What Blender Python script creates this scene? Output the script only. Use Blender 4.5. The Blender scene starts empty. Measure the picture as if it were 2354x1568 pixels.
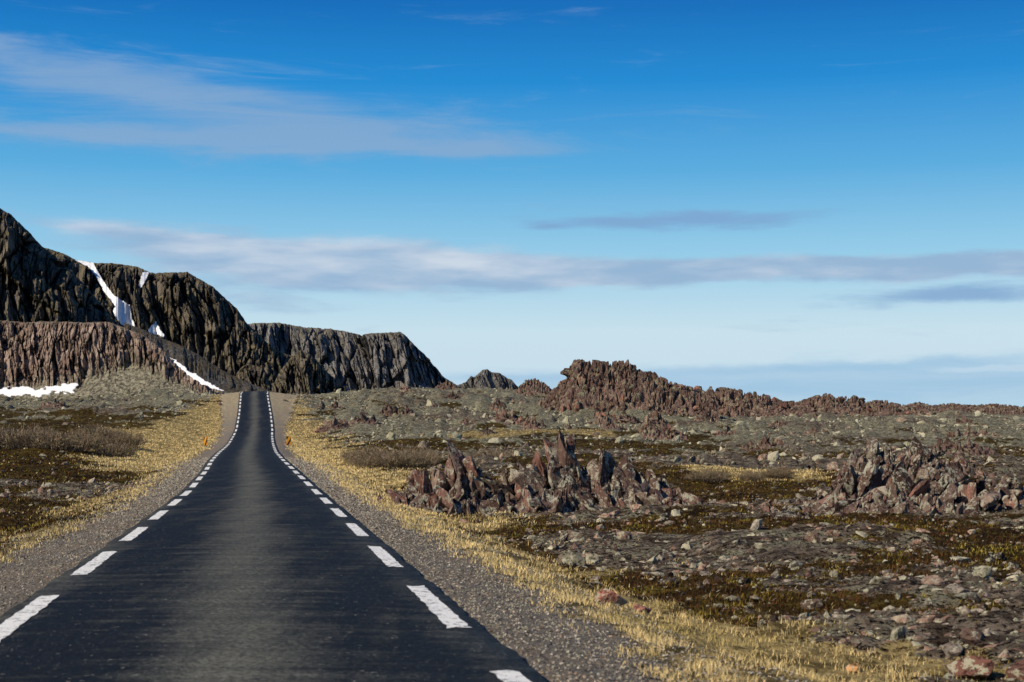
import bpy, bmesh, math, numpy as np
from mathutils import Vector
R = np.random.RandomState(11)
scene = bpy.context.scene
F = 3400.0; CX = 1177.0; HY = 935.0      # photo scale used when surveying distances

# ------------------------------------------------------------------ noise
_rs = np.random.RandomState(5)
_perm = _rs.permutation(256); _perm = np.concatenate([_perm, _perm, _perm])
_g = _rs.normal(size=(256, 3)); _g /= np.linalg.norm(_g, axis=1)[:, None]
_rv = _rs.rand(256, 5)
def pn(x, y, z):
    x = np.asarray(x, float); y = np.asarray(y, float) + 0*x; z = np.asarray(z, float) + 0*x
    xi = np.floor(x).astype(int); yi = np.floor(y).astype(int); zi = np.floor(z).astype(int)
    xf = x-xi; yf = y-yi; zf = z-zi
    xi &= 255; yi &= 255; zi &= 255
    f = lambda t: t*t*t*(t*(t*6-15)+10)
    u, v, w = f(xf), f(yf), f(zf)
    def gr(a, b, c):
        h = _perm[_perm[_perm[(xi+a) & 255]+((yi+b) & 255)]+((zi+c) & 255)]
        g = _g[h]
        return g[..., 0]*(xf-a)+g[..., 1]*(yf-b)+g[..., 2]*(zf-c)
    l = lambda a, b, t: a+(b-a)*t
    return 1.5*l(l(l(gr(0,0,0), gr(1,0,0), u), l(gr(0,1,0), gr(1,1,0), u), v),
             l(l(gr(0,0,1), gr(1,0,1), u), l(gr(0,1,1), gr(1,1,1), u), v), w)
def fbm(x, y, z=0.0, o=4, g=.5):
    s = 0; a = 1; t = 0
    for i in range(o):
        s = s+a*pn(x*2.03**i+i*17.3, np.asarray(y)*2.03**i, np.asarray(z)*2.03**i+i*3.1); t += a; a *= g
    return s/t*1.4
def ridged(x, y, z=0.0, o=4, g=.55):
    s = 0; a = 1; t = 0
    for i in range(o):
        s = s+a*(1-2*np.abs(pn(x*2.1**i+i*7.7, np.asarray(y)*2.1**i, np.asarray(z)*2.1**i+i*5.1))); t += a; a *= g
    return s/t
def sst(a, b, x):
    t = np.clip((x-a)/(b-a), 0, 1); return t*t*(3-2*t)
def cells(x, y, seed=0):
    """fractured facets: every cell is a tilted plane; returns height (-1..1) and edge distance"""
    xi = np.floor(x).astype(int); yi = np.floor(y).astype(int)
    d1 = np.full(x.shape, 9.); d2 = np.full(x.shape, 9.); h = np.zeros(x.shape)
    for i in (-1, 0, 1):
        for j in (-1, 0, 1):
            k = _perm[_perm[(xi+i+seed*13) & 255]+((yi+j) & 255)]; rv = _rv[k]
            dx = x-(xi+i+rv[..., 0]); dy = y-(yi+j+rv[..., 1]); dd = dx*dx+dy*dy
            v = (rv[..., 2]-.5)*1.2+(rv[..., 3]-.5)*2.6*dx+(rv[..., 4]-.5)*1.8*dy
            c = dd < d1
            d2 = np.where(c, d1, np.minimum(d2, dd)); h = np.where(c, v, h); d1 = np.where(c, dd, d1)
    return np.clip(h, -1.2, 1.2), np.sqrt(d2)-np.sqrt(d1)

# ------------------------------------------------------------------ mesh helper
def mk(name, V, Fc, mat=None, cols=None, smooth=False, attrs=None, label=None, category=None, kind=None, group=None, origin=None, parent=None):
    V = np.asarray(V, float)
    if origin is not None: V = V-np.asarray(origin, float)
    me = bpy.data.meshes.new(name)
    Fc = np.asarray(Fc, dtype=np.int32); n, k = Fc.shape
    me.vertices.add(len(V)); me.vertices.foreach_set('co', V.astype(np.float32).ravel())
    me.loops.add(n*k); me.loops.foreach_set('vertex_index', Fc.ravel())
    me.polygons.add(n)
    me.polygons.foreach_set('loop_start', np.arange(0, n*k, k, dtype=np.int32))
    me.polygons.foreach_set('loop_total', np.full(n, k, dtype=np.int32))
    me.polygons.foreach_set('use_smooth', np.full(n, bool(smooth)))
    me.update(calc_edges=True)
    if cols is not None:
        a = me.attributes.new('col', 'FLOAT_COLOR', 'POINT')
        c = np.ones((len(V), 4), np.float32); c[:, :cols.shape[1]] = cols
        a.data.foreach_set('color', c.ravel())
    for an, av in (attrs or {}).items():
        a = me.attributes.new(an, 'FLOAT', 'POINT'); a.data.foreach_set('value', np.asarray(av, np.float32).ravel())
    if mat: me.materials.append(mat)
    ob = bpy.data.objects.new(name, me)
    scene.collection.objects.link(ob)
    if origin is not None: ob.location = origin
    if parent is not None: ob.parent = parent
    if label: ob['label'] = label
    if category: ob['category'] = category
    if kind: ob['kind'] = kind
    if group: ob['group'] = group
    return ob
def grid_faces(r, c):
    i = np.arange(r*c).reshape(r, c)
    return np.stack([i[:-1, :-1], i[:-1, 1:], i[1:, 1:], i[1:, :-1]], -1).reshape(-1, 4)

# ------------------------------------------------------------------ material helper
class NT:
    def __init__(s, nt): s.t = nt
    def n(s, typ, **kw):
        nd = s.t.nodes.new(typ)
        for k, v in kw.items():
            if k == 'i':
                for kk, vv in v.items():
                    if hasattr(vv, 'links'): s.t.links.new(vv, nd.inputs[kk])
                    else: nd.inputs[kk].default_value = vv
            else: setattr(nd, k, v)
        return nd
    def m(s, op, a, b=0.0, c=0.0, clamp=False):
        nd = s.t.nodes.new('ShaderNodeMath'); nd.operation = op; nd.use_clamp = clamp
        for i, v in enumerate((a, b, c)):
            if hasattr(v, 'links'): s.t.links.new(v, nd.inputs[i])
            else: nd.inputs[i].default_value = v
        return nd.outputs[0]
    def mix(s, f, a, b, mode='MIX'):
        nd = s.t.nodes.new('ShaderNodeMix'); nd.data_type = 'RGBA'; nd.blend_type = mode
        for i, v in ((0, f), (6, a), (7, b)):
            if hasattr(v, 'links'): s.t.links.new(v, nd.inputs[i])
            else: nd.inputs[i].default_value = (tuple(v)+(1,)) if isinstance(v, (tuple, list)) and len(v) == 3 else v
        return nd.outputs[2]
    def noise(s, vec, scale, detail=5, rough=.6, dist=0.0):
        nd = s.n('ShaderNodeTexNoise', i={'Scale': scale, 'Detail': detail, 'Roughness': rough, 'Distortion': dist})
        s.t.links.new(vec, nd.inputs['Vector']); return nd.outputs[0]
    def ramp(s, f, a, b):     # smooth threshold
        nd = s.n('ShaderNodeMapRange', interpolation_type='SMOOTHSTEP', i={'From Min': a, 'From Max': b})
        s.t.links.new(f, nd.inputs[0]); return nd.outputs[0]
    def attr(s, name):
        return s.n('ShaderNodeAttribute', attribute_name=name)
    def mapv(s, vec, sc):
        nd = s.n('ShaderNodeMapping'); nd.inputs['Scale'].default_value = sc; s.t.links.new(vec, nd.inputs[0]); return nd.outputs[0]
def newmat(name):
    m = bpy.data.materials.new(name); m.use_nodes = True
    m.node_tree.nodes.clear(); t = NT(m.node_tree)
    return m, t
def finish(t, col, rough=.9, bump=None, bstr=.5, bdist=.1, spec=.2):
    b = t.n('ShaderNodeBsdfPrincipled', i={'Roughness': rough, 'Specular IOR Level': spec})
    if hasattr(col, 'links'): t.t.links.new(col, b.inputs['Base Color'])
    else: b.inputs['Base Color'].default_value = tuple(col)+(1,)
    if bump is not None:
        bn = t.n('ShaderNodeBump', i={'Strength': bstr, 'Distance': bdist})
        t.t.links.new(bump, bn.inputs['Height']); t.t.links.new(bn.outputs[0], b.inputs['Normal'])
    o = t.n('ShaderNodeOutputMaterial'); t.t.links.new(b.outputs[0], o.inputs[0])

def rock_mat(name, base, base2, lichen, dark, sc=1.0, lich=.5, moss=None, bd=.1, aniso=(1, 1, .35), tint=False, scree=None, scree_sc=.12, crease_shade=False, lk=.9):
    m, t = newmat(name)
    g = t.n('ShaderNodeNewGeometry'); pos = g.outputs['Position']
    v = t.mapv(pos, aniso)
    n1 = t.noise(v, .8*sc, 5, .65, .4); n2 = t.noise(v, 3.5*sc, 5, .72); n3 = t.noise(pos, 1.7*sc, 6, .78, .3)
    n4 = t.noise(pos, 7*sc, 4, .7)
    c = t.mix(t.ramp(n1, .40, .60), base, base2)
    if tint: c = t.mix(1.0, c, t.attr('col').outputs[0], 'MULTIPLY')
    c = t.mix(t.m('MULTIPLY', t.ramp(t.m('ADD', n3, t.m('MULTIPLY', t.m('SUBTRACT', n4, .5), .35)), lich, lich+.05), lk), c, lichen)
    c = t.mix(t.ramp(n2, .46, .38), c, dark)
    c = t.mix(t.m('MULTIPLY', t.ramp(n4, .58, .66), .5), c, tuple(min(1, x*1.8) for x in base2))
    if crease_shade: c = t.mix(t.attr('crease_shade').outputs['Fac'], c, dark)  # crease shading painted into the rock colour
    if moss:
        sx = t.n('ShaderNodeSeparateXYZ', i={0: g.outputs['Normal']})
        mm = t.m('ADD', sx.outputs[2], t.m('MULTIPLY', t.m('SUBTRACT', n3, .5), 1.2))
        c = t.mix(t.ramp(mm, moss[3], moss[3]+.15), c, moss[:3])
    if scree:
        nn = t.noise(pos, scree_sc, 6, .8)
        sc_ = t.mix(t.ramp(nn, .40, .60), tuple(x*.3 for x in scree), tuple(x*1.7 for x in scree))
        c = t.mix(t.m('MULTIPLY', t.attr('scree').outputs['Fac'], .92), c, sc_)
    h = t.m('ADD', n1, t.m('MULTIPLY', n2, .7))
    finish(t, c, .92, h, 1.0, bd, spec=.1)
    return m
M_red = rock_mat('red_rock', (.095, .062, .050), (.18, .122, .100), (.37, .355, .27), (.008, .006, .006), 1.7, .515, bd=.16, tint=True)
M_redfar = rock_mat('red_rock_weathered', (.13, .078, .062), (.23, .15, .12), (.27, .255, .165), (.016, .012, .011), .8, .53, moss=(.075, .065, .02, 1.0), bd=.5, tint=True)
M_cliff = rock_mat('red_cliff', (.19, .125, .098), (.38, .285, .235), (.26, .24, .155), (.022, .016, .013), .45, .56, moss=(.15, .13, .075, .8), bd=.7, scree=(.19, .175, .125), scree_sc=1.3, crease_shade=True, aniso=(1, 1, .18))
M_mount = rock_mat('dark_mountain_rock', (.068, .060, .050), (.165, .142, .112), (.18, .148, .078), (.010, .009, .009), .12, .53, moss=(.15, .118, .055, .80), bd=2.0, aniso=(1, 1, .18), scree=(.070, .065, .061), scree_sc=.5, crease_shade=True)
M_mount2 = rock_mat('grey_mountain_rock', (.105, .10, .102), (.22, .21, .205), (.19, .17, .12), (.034, .033, .036), .09, .54, moss=(.15, .135, .09, .72), bd=2.5, aniso=(1, 1, .18), scree=(.10, .098, .10), crease_shade=True)

def stone_mat(name, bd=.02, sc=9):
    m, t = newmat(name)
    g = t.n('ShaderNodeNewGeometry'); pos = g.outputs['Position']
    a = t.attr('col').outputs[0]
    n = t.noise(pos, sc*1.6, 4, .75); n2 = t.noise(pos, sc*.7, 4, .75)
    c = t.mix(t.ramp(n, .36, .54), t.mix(.8, a, (0, 0, 0)), a)
    c = t.mix(t.m('MULTIPLY', t.ramp(n2, .53, .58), .75), c, (.40, .38, .27))
    finish(t, c, .95, n, .9, bd, spec=.1); return m
M_stone = stone_mat('loose_stone', .04)
def attr_mat(name, spec=.1):
    m, t = newmat(name)
    finish(t, t.attr('col').outputs[0], .85, spec=spec); return m
M_blade = attr_mat('dry_grass'); M_twig = attr_mat('twig'); M_heath = attr_mat('heather_leaves')

# ------------------------------------------------------------------ road geometry
_d = np.arange(-40, 420, .5)
_zc = np.interp(_d, [-40, 0, 14, 26, 45, 65, 82, 103, 120, 132, 153, 164, 187, 210, 222, 233, 247, 270, 300, 420],
                [-.8, -1.65, -1.96, -2.23, -2.62, -2.85, -2.97, -3.18, -3.30, -3.32, -2.98, -2.42, -.82, .98, 1.95, 2.42, 2.42, 1.9, .6, -4])
_xc = np.interp(_d, [-40, 0, 14, 20, 26, 45, 65, 82, 103, 132, 153, 164, 187, 222, 245, 270, 300, 340, 420],
                [6.5, -.25, -2.62, -3.63, -4.64, -7.9, -11.5, -14.66, -18.4, -23.3, -26.8, -28.55, -32.5, -38.7, -42.3, -44, -42, -33, -5])
def _sm(a, w):
    k = np.hanning(w); k /= k.sum(); p = np.pad(a, w//2, mode='edge'); return np.convolve(p, k, 'valid')[:len(a)]
_zc = _sm(_zc, 15); _xc = _sm(_xc, 21)
def road_z(d): return np.interp(d, _d, _zc)
def road_x(d): return np.interp(d, _d, _xc)

# ------------------------------------------------------------------ terrain
_kd = np.array([-60, 0, 14, 26, 45, 65, 85, 105, 130, 160, 200, 240, 280, 330, 400, 600, 1000, 3000, 60000.])
_kp = np.array([-400, 0, 500, 900, 1200, 1450, 1700, 2354, 3200])
_kz = np.array([
 [-1.2,-1.7,-2.15,-2.6,-3.0,-3.2,-3.2,-3.0,-2.7,-2.0,-.6,.5,1.5,2,3,4,5,6,-30],
 [-1.2,-1.7,-2.15,-2.6,-3.0,-3.2,-3.2,-3.1,-2.8,-2.1,-.6,.4,1.5,2,3,4,5,6,-30],
 [-1.2,-1.7,-2.10,-2.5,-2.9,-3.2,-3.3,-3.5,-3.4,-2.5,0.0,2.1,2.3,1.5,0,-2,-2,0,-30],
 [-1.2,-1.7,-2.10,-2.5,-3.0,-3.2,-3.4,-3.5,-3.4,-2.6,-.9,1.3,2.4,3.0,2,-4,-8,-20,-60],
 [-1.2,-1.7,-2.15,-2.6,-3.05,-3.3,-3.5,-3.5,-3.4,-2.7,-1.3,.3,1.7,3.2,2.5,-6,-12,-25,-60],
 [-1.2,-1.7,-2.20,-2.6,-3.0,-3.35,-3.5,-3.5,-3.5,-2.9,-1.8,-.7,.4,1.4,.8,-10,-25,-30,-60],
 [-1.2,-1.7,-2.20,-2.6,-3.0,-3.35,-3.5,-3.6,-3.5,-3.0,-2.4,-1.9,-1.4,-1.1,-3,-16,-28,-30,-60],
 [-1.2,-1.7,-2.20,-2.6,-2.95,-3.2,-3.4,-3.5,-3.5,-3.2,-2.7,-2.3,-1.9,-2.2,-5,-22,-30,-30,-60],
 [-1.2,-1.7,-2.20,-2.6,-2.95,-3.2,-3.4,-3.5,-3.5,-3.2,-2.8,-2.6,-3.5,-5.5,-12,-28,-30,-30,-60]])
def base_z(X, d):
    a = CX+F*X/np.maximum(d, 4.0)
    a = np.clip(a, _kp[0], _kp[-1]-1e-3)
    di = np.clip(np.searchsorted(_kd, d)-1, 0, len(_kd)-2); dt = np.clip((d-_kd[di])/(_kd[di+1]-_kd[di]), 0, 1)
    pi = np.clip(np.searchsorted(_kp, a)-1, 0, len(_kp)-2); pt = (a-_kp[pi])/(_kp[pi+1]-_kp[pi]); pt = pt*pt*(3-2*pt)
    z0 = _kz[pi, di]*(1-dt)+_kz[pi, di+1]*dt; z1 = _kz[pi+1, di]*(1-dt)+_kz[pi+1, di+1]*dt
    return z0*(1-pt)+z1*pt
def ell(X, d, cx, cd, rx, rd):
    return np.clip(1.25-np.sqrt(((X-cx)/rx)**2+((d-cd)/rd)**2), 0, 1)
def zones(X, d):
    u = X-road_x(d)
    n = fbm(X/3.1, d/4.5, 3.3, 3); nb = fbm(X/7., d/12., 8.8, 4); nf = fbm(X/.7, d/.9, 1.1, 3)
    gr = np.where(u > 0, np.interp(d, [0, 12, 30, 60], [3.75, 3.65, 3.6, 3.5]), 3.7)+.3*n+.45*nf
    gravel = sst(.5, -.5, np.abs(u)-gr-np.where(d > 165, (d-165)*np.where(u > 0, .05, .025), 0))
    wr = np.interp(d, [0, 10, 25, 55, 90, 150, 200, 230], [6.0, 6.0, 5.9, 5.9, 8.6, 8.5, 6.5, 6])
    wl = np.interp(d, [0, 10, 30, 55, 75, 90, 150, 180, 220], [4.4, 4.4, 4.5, 4.6, 5.4, 9, 14, 9, 6])
    w = np.where(u > 0, wr, wl)
    s = 1+np.minimum(d, 120)/60
    grass = sst(.9, -.9, (np.abs(u)-w-1.7*n*s-1.3*nf)/s)
    grass = np.maximum(grass, sst(.2, .45, ell(X, d, 11.8, 73, 4.2, 8)+.3*n))
    grass = np.maximum(grass, sst(.3, .6, ell(X, d, 2.5, 150, 14, 6)+.5*n)*.6)
    grass = np.maximum(grass, sst(.5, .75, n+.2*nf)*.8*(np.abs(u) < 40)*(d > 24)*(u > 0))
    grass = np.where(d > 240, grass*.0, grass)*(1-gravel)
    a = CX+F*X/np.maximum(d, 5)
    # chance of stony ground versus heath
    thr = np.interp(d, [0, 20, 30, 38, 60, 85, 110, 150, 190, 300], [.05, .12, .18, .32, .36, .14, .08, -.10, -.34, -.4])
    thr = thr-np.where(u > 0, sst(1500, 2100, a)*.14, 0)-ell(X, d, 2.6, 31, 5, 4)*.6-ell(X, d, 5.2, 14, 2.6, 5)*.6
    thrl = np.interp(d, [0, 45, 52, 64, 72, 150, 185, 230], [.8, .7, -.05, -.05, .8, .7, .2, -.5])
    thr = np.where(u < 0, thrl, thr)
    rub = sst(-.24, .22, nb-thr+.45*n+.40*nf)*(1-gravel)*(1-grass)
    return u, gravel, grass, rub
def palef(X, d): return sst(95, 130, d)*sst(.40, -.1, fbm(X/22, d/14, 6, 3)-.05)*(1-sst(.34, .46, X/np.maximum(d, 5)))
def ground_z(X, d, detail=True):
    X = np.asarray(X, float); d = np.asarray(d, float)
    u = X-road_x(d); au = np.abs(u)
    b = base_z(X, d)
    near = sst(4, 14, au)
    b = b+near*(fbm(X/16, d/16, 0, 4)*np.interp(d, [0, 60, 200, 500], [.3, .7, 1.2, 2.5]))
    rz = road_z(np.clip(d, -40, 419))-.06
    rz = rz-.16*sst(2.2, 3.6, au)-.35*sst(3.4, 6.0, au)
    fade = sst(300, 380, d)
    w = sst(4.5, 13, au)*(1-fade)+fade
    z = rz*(1-w)+b*w
    if detail:
        m = sst(3.3, 5.0, au)
        z = z+m*fbm(X/2.2, d/2.2, 5, 4)*.18+m*.05*fbm(X/.5, d/.5, 9, 3)
        z = z+sst(2.4, 3, au)*.02*fbm(X/.25, d/.25, 9, 2)
    return z
# ground sheet
rows = [-25.0]
while rows[-1] < 420: rows.append(rows[-1]+max(.10, abs(rows[-1])*.0068) if rows[-1] > 5 else rows[-1]+1.0)
while rows[-1] < 50000: rows.append(rows[-1]*1.06)
rows = np.array(rows)
sc_ = np.concatenate([-np.geomspace(6, .5, 26)[:-1], np.linspace(-.5, .5, 901), np.geomspace(.5, 6, 26)[1:]])
Dg, Sg = np.meshgrid(rows, sc_, indexing='ij')
Xg = Sg*(np.maximum(Dg, 0)+7)
_, gv, gs, rb = zones(Xg, Dg)
Zg = ground_z(Xg, Dg)
ch, ce = cells(Xg/np.interp(Dg, [0, 40, 120, 300], [.3, .5, 1.1, 2.0]), Dg/np.interp(Dg, [0, 40, 120, 300], [.3, .6, 1.8, 4]), 2)
Zg = Zg+rb*(.06*ridged(Xg/.7, Dg/.7, 2, 3)+np.interp(Dg, [0, 80, 250, 400], [.06, .18, .42, .6])*(ch*.8+.5*ridged(Xg/4., Dg/5., 4, 4))*sst(5, 16, np.abs(Xg-road_x(Dg))))*np.where(Dg < 400, 1, 0)
pale = palef(Xg, Dg)
V = np.stack([Xg, Dg, Zg], -1).reshape(-1, 3)
m, t = newmat('tundra_ground'); g = t.n('ShaderNodeNewGeometry'); pos = g.outputs['Position']
zc = t.attr('col'); sp = t.n('ShaderNodeSeparateColor', i={0: zc.outputs[0]})
nA = t.noise(pos, .35, 6, .65); nB = t.noise(pos, 2.2, 6, .7); nC = t.noise(pos, 11, 5, .75); nD = t.noise(pos, 45, 3, .7)
heath = t.mix(t.ramp(nA, .4, .6), (.032, .018, .006), (.085, .053, .012))
heath = t.mix(t.ramp(nB, .50, .62), heath, (.18, .135, .028))
heath = t.mix(t.ramp(nC, .5, .38), heath, (.009, .006, .004))
rubc = t.mix(t.ramp(nB, .42, .6), (.095, .068, .046), (.32, .255, .185))
rubc = t.mix(t.ramp(t.noise(pos, .9, 6, .75), .52, .57), rubc, (.35, .32, .21))
rubc = t.mix(t.m('MULTIPLY', t.attr('pale').outputs['Fac'], .85), rubc, t.mix(t.ramp(nB, .4, .6), (.18, .165, .10), (.50, .48, .32)))
rubc = t.mix(t.ramp(nC, .50, .43), rubc, (.012, .009, .007))
straw = t.mix(t.ramp(nC, .35, .65), (.30, .215, .075), (.62, .48, .22))
straw = t.mix(t.ramp(nB, .54, .40), straw, (.14, .105, .04))
grav = t.mix(t.ramp(nD, .3, .7), (.12, .105, .088), (.44, .385, .31))
grav = t.mix(t.ramp(nA, .45, .62), grav, t.mix(.5, grav, (.38, .27, .175)))
sy = t.n('ShaderNodeSeparateXYZ', i={0: pos}).outputs[1]
grav = t.mix(t.m('MULTIPLY', t.ramp(sy, 150, 215), .75), grav, t.mix(t.ramp(nB, .4, .6), (.34, .27, .16), (.58, .48, .30)))
ed = t.m('MULTIPLY', t.m('SUBTRACT', nC, .5), 2.0)
def th(o): return t.ramp(t.m('ADD', o, ed), .38, .58)
c = t.mix(th(sp.outputs[2]), heath, rubc)
c = t.mix(th(sp.outputs[0]), c, straw)
c = t.mix(th(sp.outputs[1]), c, grav)
finish(t, c, .95, t.m('ADD', nC, t.m('ADD', t.m('MULTIPLY', nD, .4), nB)), 1.0, .18, spec=.05)
mk('ground', V, grid_faces(*Xg.shape), m, cols=np.stack([gs, gv, rb], -1).reshape(-1, 3), attrs={'pale': pale.ravel()}, smooth=True, kind='structure', label='stony tundra ground with dark heath and straw grass', category='ground')

# ------------------------------------------------------------------ road
ds = np.concatenate([np.arange(-20, 100, .5), np.arange(100, 330, 1.0)])
us = np.array([-2.26, -2.2, -1.9, -1.6, -1.3, -1, -.7, -.35, 0, .35, .7, 1, 1.3, 1.6, 1.9, 2.2, 2.26])
DD, UU = np.meshgrid(ds, us, indexing='ij')
wob = .11*fbm(DD/1.1, UU*0+np.sign(UU)*9, 1, 5, .7)*(np.abs(UU) > 2.1)
ZZ = road_z(DD)+.035*(1-(UU/2.2)**2)-.08*(np.abs(UU) > 2.22)
V = np.stack([road_x(DD)+UU+wob, DD, ZZ], -1).reshape(-1, 3)
m, t = newmat('asphalt'); g = t.n('ShaderNodeNewGeometry'); pos = g.outputs['Position']
u_ = t.attr('across').outputs['Fac']
n1 = t.noise(pos, 22, 4, .9); n2 = t.noise(t.mapv(pos, (2.2, .25, 1)), 1.0, 6, .65); n3 = t.noise(t.mapv(pos, (.5, 3.0, 1)), 1.2, 6, .7)
nl = t.noise(pos, 15, 3, .8)
cen = t.m('POWER', 2.718, t.m('MULTIPLY', t.m('MULTIPLY', u_, u_), -2.8))
sd = t.ramp(t.m('ABSOLUTE', u_), 1.5, 2.05)
f = t.m('ADD', t.m('MULTIPLY', cen, .80), t.m('ADD', t.m('MULTIPLY', t.m('SUBTRACT', n2, .5), 1.2), t.m('MULTIPLY', t.m('SUBTRACT', n3, .5), 1.5)))
f = t.m('ADD', f, t.m('MULTIPLY', sd, .30))
f = t.m('SUBTRACT', f, .04, clamp=True)
c = t.mix(f, (.009, .0095, .0095), (.135, .132, .105))
c = t.mix(t.m('MULTIPLY', t.ramp(n1, .50, .42), .75), c, (.006, .006, .006))
c = t.mix(t.m('MULTIPLY', t.ramp(n1, .54, .62), t.m('ADD', .10, t.m('MULTIPLY', f, .6), clamp=True)), c, (.24, .235, .19))
c = t.mix(t.ramp(nl, .655, .69), c, (.32, .31, .26))
b = t.n('ShaderNodeBsdfPrincipled', i={'Base Color': c, 'Specular IOR Level': .09})
t.t.links.new(t.m('ADD', t.m('MULTIPLY', cen, .10), t.m('ADD', .55, t.m('MULTIPLY', n2, .2))), b.inputs['Roughness'])
bn = t.n('ShaderNodeBump', i={'Strength': 1.0, 'Distance': .015, 'Height': n1}); t.t.links.new(bn.outputs[0], b.inputs['Normal'])
o = t.n('ShaderNodeOutputMaterial', i={0: b.outputs[0]})
road = mk('road', V, grid_faces(*DD.shape), m, smooth=True, attrs={'across': UU.ravel()}, kind='structure', label='narrow dark asphalt road with dashed white edge lines', category='road')
m, t = newmat('worn_road_paint'); pos = t.n('ShaderNodeNewGeometry').outputs['Position']
n = t.noise(pos, 9, 6, .75); n2 = t.noise(pos, 38, 4, .8)
c = t.mix(t.ramp(n, .3, .5), (.42, .41, .38), (.80, .79, .74))
c = t.mix(t.ramp(t.m('ADD', n, t.m('MULTIPLY', n2, .8)), .84, .76), c, (.12, .12, .11))
finish(t, c, .7, n2, .5, .01)
M_paint = m
for side, ph in ((1, 19.0-6.13*4), (-1, 17.9-6.13*4)):
    VV = []; FF = []; s = ph
    while s < 255:
        a0 = s+R.uniform(-.05, .05); nq = 25; dd = np.linspace(a0, a0+3.72, nq)
        for q in dd:
            ed_ = (R.uniform(-.014, .014), 0, 0, R.uniform(-.014, .014))
            for e, j in zip((1.87, 1.94, 2.0, 2.07), ed_):
                uu = side*(e+j)
                VV.append((road_x(q)+uu, q+(R.uniform(-.06, .06) if q in (dd[0], dd[-1]) else 0), road_z(q)+.035*(1-(uu/2.2)**2)+.006))
        FF.append(grid_faces(nq, 4)+len(VV)-4*nq)
        s += 6.13
    mk('edge_line', VV, np.concatenate(FF), M_paint, parent=road)

# ------------------------------------------------------------------ rocks
def ico(sub):
    bm = bmesh.new(); bmesh.ops.create_icosphere(bm, subdivisions=sub, radius=1)
    v = np.array([x.co[:] for x in bm.verts]); f = np.array([[q.index for q in x.verts] for x in bm.faces]); bm.free(); return v, f
ICO = {s: ico(s) for s in (1, 2, 3, 4, 5)}
def rotm(ax, ay, az):
    cx, sx, cy, sy, cz, sz = math.cos(ax), math.sin(ax), math.cos(ay), math.sin(ay), math.cos(az), math.sin(az)
    return np.array([[cz, -sz, 0], [sz, cz, 0], [0, 0, 1]])@np.array([[cy, 0, sy], [0, 1, 0], [-sy, 0, cy]])@np.array([[1, 0, 0], [0, cx, -sx], [0, sx, cx]])
def poly_rock(sub, npl=14, lo=.55, cap=1.35):
    v, f = ICO[sub]
    pl = R.normal(size=(npl, 3)); pl /= np.linalg.norm(pl, axis=1)[:, None]; h = R.uniform(lo, 1, npl)
    dt = v@pl.T
    r = np.where(dt > .05, h/np.maximum(dt, .05), 9).min(1); r = np.minimum(r, cap)
    return v*r[:, None], f
def rough(P, size, amp):
    c = P.mean(0); nrm = P-c; nrm /= (np.linalg.norm(nrm, axis=1)[:, None]+1e-9)
    s = 1/size
    q = ridged(P[:, 0]*s*2.2, P[:, 1]*s*2.2, P[:, 2]*s*.9, 4)*.6+fbm(P[:, 0]*s*5, P[:, 1]*s*5, P[:, 2]*s*2.5, 3)*.4
    return P+nrm*(q*amp*size)[:, None]
tints = np.array([(1, 1, 1), (1.25, 1.0, .95), (.7, .66, .65), (1.4, 1.5, 1.4), (1.1, 1.15, 1.1), (.4, .38, .38), (1.5, 1.1, 1.0), (.9, .8, .75), (.55, .5, .48)])
def crag_sheet(sky, D, depth, hf, res, rf):
    """continuous fractured base mass of a crag as a height sheet"""
    n = res; m_ = max(24, int(res*.6))
    P, Q = np.meshgrid(np.linspace(sky[0, 0], sky[-1, 0], n), np.linspace(-1, 1, m_))
    Y = D+Q*depth; X = (P-CX)/F*D+0*Y; gz = ground_z(X, Y, False)
    H = np.maximum((HY-np.interp(P, sky[:, 0], sky[:, 1]))/F*D-gz, 0)
    sc = rf
    c1, e1 = cells(X/sc+Q*.4, Y/(sc*1.2), 3); c2, e2 = cells(X/(sc*.38), Y/(sc*.5), 5); c3, e3 = cells(X/(sc*.15), Y/(sc*.2), 7)
    fall = np.clip(1-np.abs(Q)**2.2, 0, 1)
    k = np.clip(hf*(1+.40*c1+.22*c2+.10*c3), .05, 1.0)
    Z = gz-.15+H*k*fall-.3*H.max()*hf*sst(.12, 0, e1)*fall-.1*H.max()*hf*sst(.15, 0, e2)*fall
    return np.stack([X+c2*sc*.15, Y+c1*sc*.2, Z], -1).reshape(-1, 3), grid_faces(m_, n)
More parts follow.
